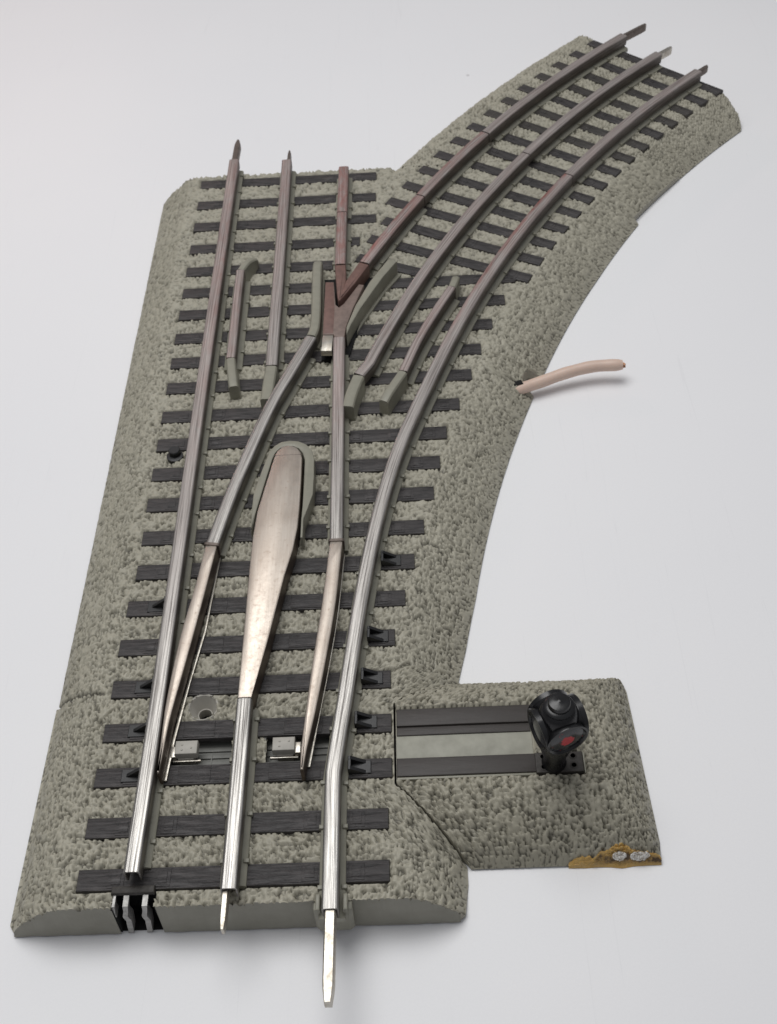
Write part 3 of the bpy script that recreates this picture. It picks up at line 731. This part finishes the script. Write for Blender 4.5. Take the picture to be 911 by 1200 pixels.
# ---- motor housing on the right
def housing():
    ny, nx = 150, 185
    ys = np.linspace(.60, 4.66, ny); u = np.linspace(0, 1, nx)
    xl = np.interp(ys, [.6, .65, 1.9, 3.69, 4.69], [4.27, 4.24, 2.94, 2.94, 4.24]); xr = np.interp(ys, [.6, .72, 1.0, 4.4, 4.55, 4.66], [7.72, 7.80, 7.84, 7.70, 7.66, 7.5])
    X = xl[:, None]+(xr-xl)[:, None]*u; Y = np.repeat(ys[:, None], nx, 1)
    zf = lambda x, y: np.minimum(np.minimum(prof(y-.58, 1.30), prof(4.70-y, 1.05)), prof(7.84-.045*(y-1)-x, 1.15))*.95+.03
    un = lambda x, y: (x-.7*prof(7.84-.045*(y-1)-x, 1.15), y+.75*prof(y-.58, 1.30)-.6*prof(4.70-y, 1.05))
    Z, cav = surface(X, Y, zf, 40, .13, .112, un)
    front_shade = np.clip((1.35-Y)/.8, 0, 1)*.2  # front slope darkened towards its foot, shade put into the colour
    # smooth sunken panel between the two strips
    xc, yc = (X[:-1, :-1]+X[1:, 1:])/2, (Y[:-1, :-1]+Y[1:, 1:])/2
    inn = ((X < 5.62) & (Y > 2.02) & (Y < 3.58)) | ((X < 6.54) & (Y > 1.98) & (Y < 2.48))
    Z = np.where(inn, .90, Z); cav = np.where(inn, .2, cav)
    V = np.stack([X, Y, Z], -1).reshape(-1, 3); F = gridfaces(ny, nx); n0 = len(V); C = np.clip(cav+front_shade, 0, 1).ravel()
    Vs = [V]; Fs = [F]; Cs = [C]; G = V.reshape(ny, nx, 3)
    for ln in (G[0], G[-1], G[:, 0], G[:, -1]):
        n = len(ln); lo = ln.copy(); lo[:, 2] = .03; a = np.arange(n-1)
        Vs.append(np.concatenate([ln, lo])); Fs.append(np.stack([a, a+n, a+n+1, a+1], -1)+n0); Cs.append(np.full(2*n, .2)); n0 += 2*n
    o = link('motor_housing', np.concatenate(Vs), np.concatenate(Fs), M_ballast_box, root, attrs={'cavity': np.concatenate(Cs)}, angle=180)
    o['label'] = 'square pebbled housing at the right, chipped at its front corner'
    return o
house = housing()
def strip(x0, x1, y0, y1, z0, z1, mat, name, bev=.02):
    b = MB(); b.box(((x0+x1)/2, (y0+y1)/2, z0), (x1-x0, y1-y0, z1-z0), bev=bev); return b.build(name, mat, house, angle=30, origin=((x0+x1)/2, (y0+y1)/2, z1))
strip(2.96, 5.62, 3.17, 3.56, .85, 1.0, M_tiebrown, 'housing_strip'); strip(2.96, 5.56, 2.98, 3.172, .85, .955, M_tiebrown, 'housing_ledge')
strip(2.95, 5.57, 2.46, 2.985, .85, .925, M_panel, 'sunken_panel', .005)
strip(2.95, 5.60, 2.06, 2.455, .85, 1.0, M_tiebrown, 'housing_strip')
# lip lines of lighter plastic around the strips
strip(2.95, 5.60, 2.00, 2.058, .85, .975, M_grey, 'strip_edge'); strip(6.49, 6.53, 2.0, 2.46, .85, .99, M_grey, 'strip_edge')
# ---- signal lantern
L0 = np.array((5.93, 2.22)); YAW = math.radians(20)
b = MB()
b.box((6.03, 2.225, .85), (.90, .44, .19), bev=.025)
for dx, dy in ((-.27, -.10), (.30, -.08), (-.27, .12), (.30, .12)): b.lathe([(.075, 1.02), (.075, 1.045), (.05, 1.055), (.045, 1.04)], (6.0+dx, 2.22+dy, 0), (0, 0, 1), 16)
lbase = b.build('lantern_base', M_bar, root, angle=30)
b = MB()
o3 = lambda z: (L0[0], L0[1], z)
b.lathe([(.235, 1.02), (.235, 1.06), (.21, 1.09), (.205, 1.25), (.25, 1.45), (.31, 1.68), (.365, 1.9), (.395, 2.12), (.40, 2.4), (.385, 2.65), (.34, 2.81), (.28, 2.90), (.24, 2.92)], o3(0), (0, 0, 1), 32)
lan = b.build('lantern', M_lantern, root, angle=50); lan['label'] = 'small black four-lens signal lantern on the housing'
ZC = 2.40
b = MB(); b.lathe([(.27, 2.88), (.285, 2.95), (.25, 2.98), (.205, 2.99), (.205, 3.05), (.19, 3.09), (.13, 3.11), (.07, 3.115), (.04, 3.13), (.01, 3.135)], o3(0), (0, 0, 1), 28); b.build('lantern_cap', M_lantern, lan, angle=50)
def red_lens():
    m, nt, bb = material('red_painted_lens')
    n = noise(nt, 13, 4, .65); t = nt.nodes.new('ShaderNodeTexCoord')
    g = N(nt, 'ShaderNodeTexGradient', gradient_type='SPHERICAL'); mp = N(nt, 'ShaderNodeMapping'); mp.inputs['Scale'].default_value = (6.2, 6.2, 6.2)
    nt.links.new(t.outputs['Object'], mp.inputs[0]); nt.links.new(mp.outputs[0], g.inputs[0])
    k = math_(nt, 'MULTIPLY', ramp(nt, math_(nt, 'ADD', g.outputs[0], math_(nt, 'MULTIPLY', math_(nt, 'SUBTRACT', n, .5), 1.1)), [(.12, 0.), (.24, 1.)]), .95)
    setc(nt, bb, mixc(nt, k, (.012, .014, .018), (.45, .02, .026)))
    nt.links.new(ramp(nt, k, [(0., .16), (1., .5)]), bb.inputs['Roughness'])
    return m
M_lens_red = red_lens(); M_lens = plastic('dark_smoked_lens', (.012, .014, .018), .12, .2)
for q in range(4):
    a = YAW+q*PI/2; d = (math.sin(a), -math.cos(a), 0); o = o3(ZC)
    b = MB(); b.lathe([(.33, .15), (.36, .25), (.385, .32), (.41, .365), (.41, .412), (.375, .417), (.345, .39), (.34, .37)], o, d, 40, cap=False)
    # short hood over the upper half
    seg = 20; V = []; F = []; u = Vector((math.cos(a), math.sin(a), 0)); D = Vector(d)
    for k in range(seg+1):
        t = PI*k/seg; ln = .005+.035*math.sin(t)
        for r, e in ((.412, .35), (.412, .408+ln), (.38, .408+ln), (.38, .35)):
            V.append(tuple(Vector(o)+D*e+u*(r*math.cos(t))+Vector((0, 0, r*math.sin(t)))))
    for k in range(seg):
        for j in range(4): F.append((k*4+j, k*4+(j+1) % 4, k*4+4+(j+1) % 4, k*4+4+j))
    if q != 0: b.add(V, F)
    hood = b.build('lens_hood', M_lantern, lan, angle=50)
    b = MB(); b.lathe([(.348, .37), (.26, .392), (.16, .404), (.002, .409)], o, d, 36, cap=False)
    cen = Vector(o)+Vector(d)*.405
    ln_ = b.build('lens', M_lens_red if q == 0 else M_lens, hood, origin=tuple(cen), angle=180)
    if q == 0: ln_['label'] = 'dark lens with a red paint spot'

# ---- dried glue on the chipped corner
def glue():
    m, nt, bb = material('amber_dried_glue')
    n = noise(nt, 7, 5, .65); f = noise(nt, 30, 4, .6)
    setc(nt, bb, mixc(nt, math_(nt, 'MULTIPLY', attr(nt, 'inner'), ramp(nt, n, [(.36, .25), (.58, 1.)])), mixc(nt, n, (.42, .235, .05), (.66, .45, .16)), (.085, .05, .022)))
    bb.inputs['Roughness'].default_value = .4
    bb.inputs['Subsurface Weight'].default_value = .15; bb.inputs['Subsurface Radius'].default_value = (.2, .1, .04)
    bump(nt, bb, f, .7, .04)
    ny, nx = 60, 150
    xs = np.linspace(6.08, 7.80, nx); top = np.interp(xs, [6.08, 6.25, 6.5, 6.75, 6.95, 7.15, 7.35, 7.6, 7.75, 7.86], [.66, .86, .90, .96, 1.10, 1.08, .98, .98, .90, .74])
    top = .545+(top-.545)*.52; v = np.linspace(0, 1, ny); X = np.repeat(xs[None], ny, 0); Y = .575+(top-.575)[None]*v[:, None]
    Y = Y+.13*(vnoise(X*7, Y*3, 8)-.5)*v[:, None]+.05*(vnoise(X*15, Y*9, 8)-.5)*np.clip(v[:, None]*3, 0, 1)
    Y[0] -= .02*vnoise(xs*5, xs*0, 21)+.035*np.exp(-((xs-7.05)/.15)**2)
    zh = surface(X, np.maximum(Y, .6), lambda x, y: np.minimum(prof(y-.58, 1.30), prof(7.84-.045*(y-1)-x, 1.15))*.95+.03, 40, .10, .112, lambda x, y: (x-.7*prof(7.84-.045*(y-1)-x, 1.15), y+.75*prof(y-.58, 1.30)-.6*prof(4.70-y, 1.05)))[0]
    edge = np.clip(np.minimum(v, 1-v)[:, None]*5, 0, 1)*np.clip(np.minimum(X-6.06, 7.88-X)*5, 0, 1)
    lump = vnoise(X*5, Y*8, 4)*.6+vnoise(X*12, Y*16, 5)*.4
    Z = zh-.012+edge**.7*(.035+.075*lump)
    Z[0] = .01
    V = np.stack([X, Y, Z], -1).reshape(-1, 3)
    inner = np.clip(np.minimum(v[:, None]*4, (.72-v[:, None])*5), 0, 1)*np.clip((X-6.35)*3, 0, 1)
    o = link('dried_glue', V, gridfaces(ny, nx), m, root, attrs={'inner': inner.ravel()}, angle=180); o['label'] = 'amber crust of dried glue with white crumbs'
    # white crumbs
    m2, nt, bb = material('white_plaster_crumb'); sp_ = noise(nt, 16, 4, .7)
    setc(nt, bb, mixc(nt, ramp(nt, sp_, [(.36, 0.), (.55, 1.)]), (.34, .28, .21), (.86, .84, .80))); bb.inputs['Roughness'].default_value = .8
    bump(nt, bb, sp_, 1., .05)
    for cx_, cy_, ra, rb in ((7.02, .665, .12, .06), (7.40, .66, .17, .058)):
        nu, nv = 48, 20; th = np.linspace(0, 2*PI, nu, endpoint=False); ph_ = np.linspace(.02, PI/2+.3, nv)
        T, Q = np.meshgrid(th, ph_); X = cx_+ra*np.cos(T)*np.sin(Q); Y = cy_+rb*np.sin(T)*np.sin(Q)
        base = np.minimum(prof(Y-.58, 1.30), 1)*.95
        k = pebbles(X, Y, .055, 77)[0]; f = .8+.35*vnoise(np.cos(T)*3+9, np.sin(T)*3+Q*3, 31)
        X = cx_+(X-cx_)*f; Y = cy_+(Y-cy_)*f; Z = base+.085+.035*np.cos(Q)+.06*k
        V = np.stack([X, Y, Z], -1).reshape(-1, 3); F = [(i*nu+j, (i+1)*nu+j, (i+1)*nu+(j+1) % nu, i*nu+(j+1) % nu) for i in range(nv-1) for j in range(nu)]; F.append(tuple(range(nu)))
        link('white_crumb', V, F, m2, o, angle=180)
glue()

# ---- cut wire leaving the roadbed
def wire():
    m, nt, bb = material('tan_wire_insulation'); n = noise(nt, 3, 4)
    setc(nt, bb, mixc(nt, n, (.70, .53, .44), (.60, .45, .37))); bb.inputs['Roughness'].default_value = .38
    bb.inputs['Subsurface Weight'].default_value = .12; bb.inputs['Subsurface Radius'].default_value = (.15, .08, .05)
    ctl = [Vector(p) for p in ((5.5, 13.2, .28), (6.0, 13.45, .30), (6.45, 13.62, .33), (6.9, 13.78, .36), (7.5, 13.98, .42), (8.2, 14.12, .47), (8.95, 14.10, .50))]
    P = [Vector(p) for p in polyline([tuple(c) for c in ctl], .1)]
    V = []; F = []; seg = 16; r = .155
    for i, p in enumerate(P):
        t = (P[min(i+1, len(P)-1)]-P[max(i-1, 0)]).normalized(); u = t.cross(Vector((0, 0, 1))).normalized(); w = u.cross(t)
        rr = r*(1 if i < len(P)-2 else (.93 if i == len(P)-2 else .80))*(1+.02*math.sin(i*.9))
        for k in range(seg): V.append(tuple(p+u*rr*math.cos(2*PI*k/seg)+w*rr*math.sin(2*PI*k/seg)))
    for i in range(len(P)-1):
        for k in range(seg): F.append((i*seg+k, i*seg+seg+k, i*seg+seg+(k+1) % seg, i*seg+(k+1) % seg))
    F.append(tuple(range((len(P)-1)*seg, len(P)*seg)))
    o = link('wire', V, F, m, root, angle=60); o['label'] = 'short tan insulated wire cut off beside the roadbed'
    mc, nt, bb = material('copper_strand'); setc(nt, bb, mixc(nt, noise(nt, 20), (.32, .16, .09), (.5, .27, .16))); bb.inputs['Metallic'].default_value = .9; bb.inputs['Roughness'].default_value = .45
    b = MB(); e = P[-1]; dr = (P[-1]-P[-3]).normalized()
    for k in range(7):
        q = Vector((0, (k % 3-1)*.045, (k//3-1)*.045)); b.lathe([(.022, -.05), (.022, .05+.03*random.random())], e+q, dr+Vector((0, random.uniform(-.2, .2), random.uniform(-.2, .2))), 8)
    b.build('wire_core', mc, o, angle=40)
    zz = float(zbase(np.array([[6.20]]), np.array([[13.55]]))[0, 0])
    b = MB(); b.box((6.20, 13.60, zz-.15), (.26, .16, .27), .3, bev=.02); b.build('wire_slot', M_dark, roadbed, angle=30)  # solid block whose black colour stands in for the slot's shade
wire()

# ------------------------------------------------------------------ camera
cam = bpy.data.cameras.new('camera'); co = bpy.data.objects.new('camera', cam); col.objects.link(co)
Rm = Matrix(((0.9985458379847636, 0.04384987068550872, 0.03135918181602071), (-0.011202031210174528, 0.737780128025584, -0.6749481440728013), (-0.052732570012017775, 0.6736153735860079, 0.7371984838077942)))
co.matrix_world = Matrix.Translation((3.72767799, -9.70134467, 21.26630183)) @ Rm.to_4x4()
cam.sensor_fit = 'VERTICAL'; cam.sensor_height = 36.0; cam.lens = 1417.213/1200*36.0
cam.clip_start = .5; cam.clip_end = 1000
cam.dof.use_dof = True; cam.dof.focus_distance = 23.0; cam.dof.aperture_fstop = .75
sc.camera = co

# ------------------------------------------------------------------ light: a bright white room with a large soft lamp overhead
w = bpy.data.worlds.new('World'); sc.world = w; w.use_nodes = True
nt = w.node_tree; bg = nt.nodes['Background']
tc = nt.nodes.new('ShaderNodeTexCoord'); sp = nt.nodes.new('ShaderNodeSeparateXYZ'); nt.links.new(tc.outputs['Generated'], sp.inputs[0])
cr_ = nt.nodes.new('ShaderNodeValToRGB'); e = cr_.color_ramp.elements
e[0].position = .0; e[0].color = (.30, .29, .30, 1); e[1].position = .9; e[1].color = (.80, .82, .86, 1)
nt.links.new(sp.outputs[2], cr_.inputs[0]); nt.links.new(cr_.outputs[0], bg.inputs[0]); bg.inputs[1].default_value = .42
def lamp(name, loc, target, size, power, color, shape='RECTANGLE', size_y=None):
    l = bpy.data.lights.new(name, 'AREA'); l.energy = power; l.color = color; l.shape = shape; l.size = size
    if size_y: l.size_y = size_y
    o = bpy.data.objects.new(name, l); col.objects.link(o); o.location = loc
    o.rotation_euler = (Vector(target)-Vector(loc)).to_track_quat('-Z', 'Y').to_euler(); return o
lamp('ceiling_lamp', (-7, 22, 61), (3, 10, 0), 46, 25500, (1.0, .995, .985), size_y=36)
lamp('added_warm_fill', (-26, 72, 26), (-4, 40, 0), 20, 1500, (1.0, .62, .55))  # unseen lamp added for a faint pink tint at the far left
sc.cycles.use_denoising = True
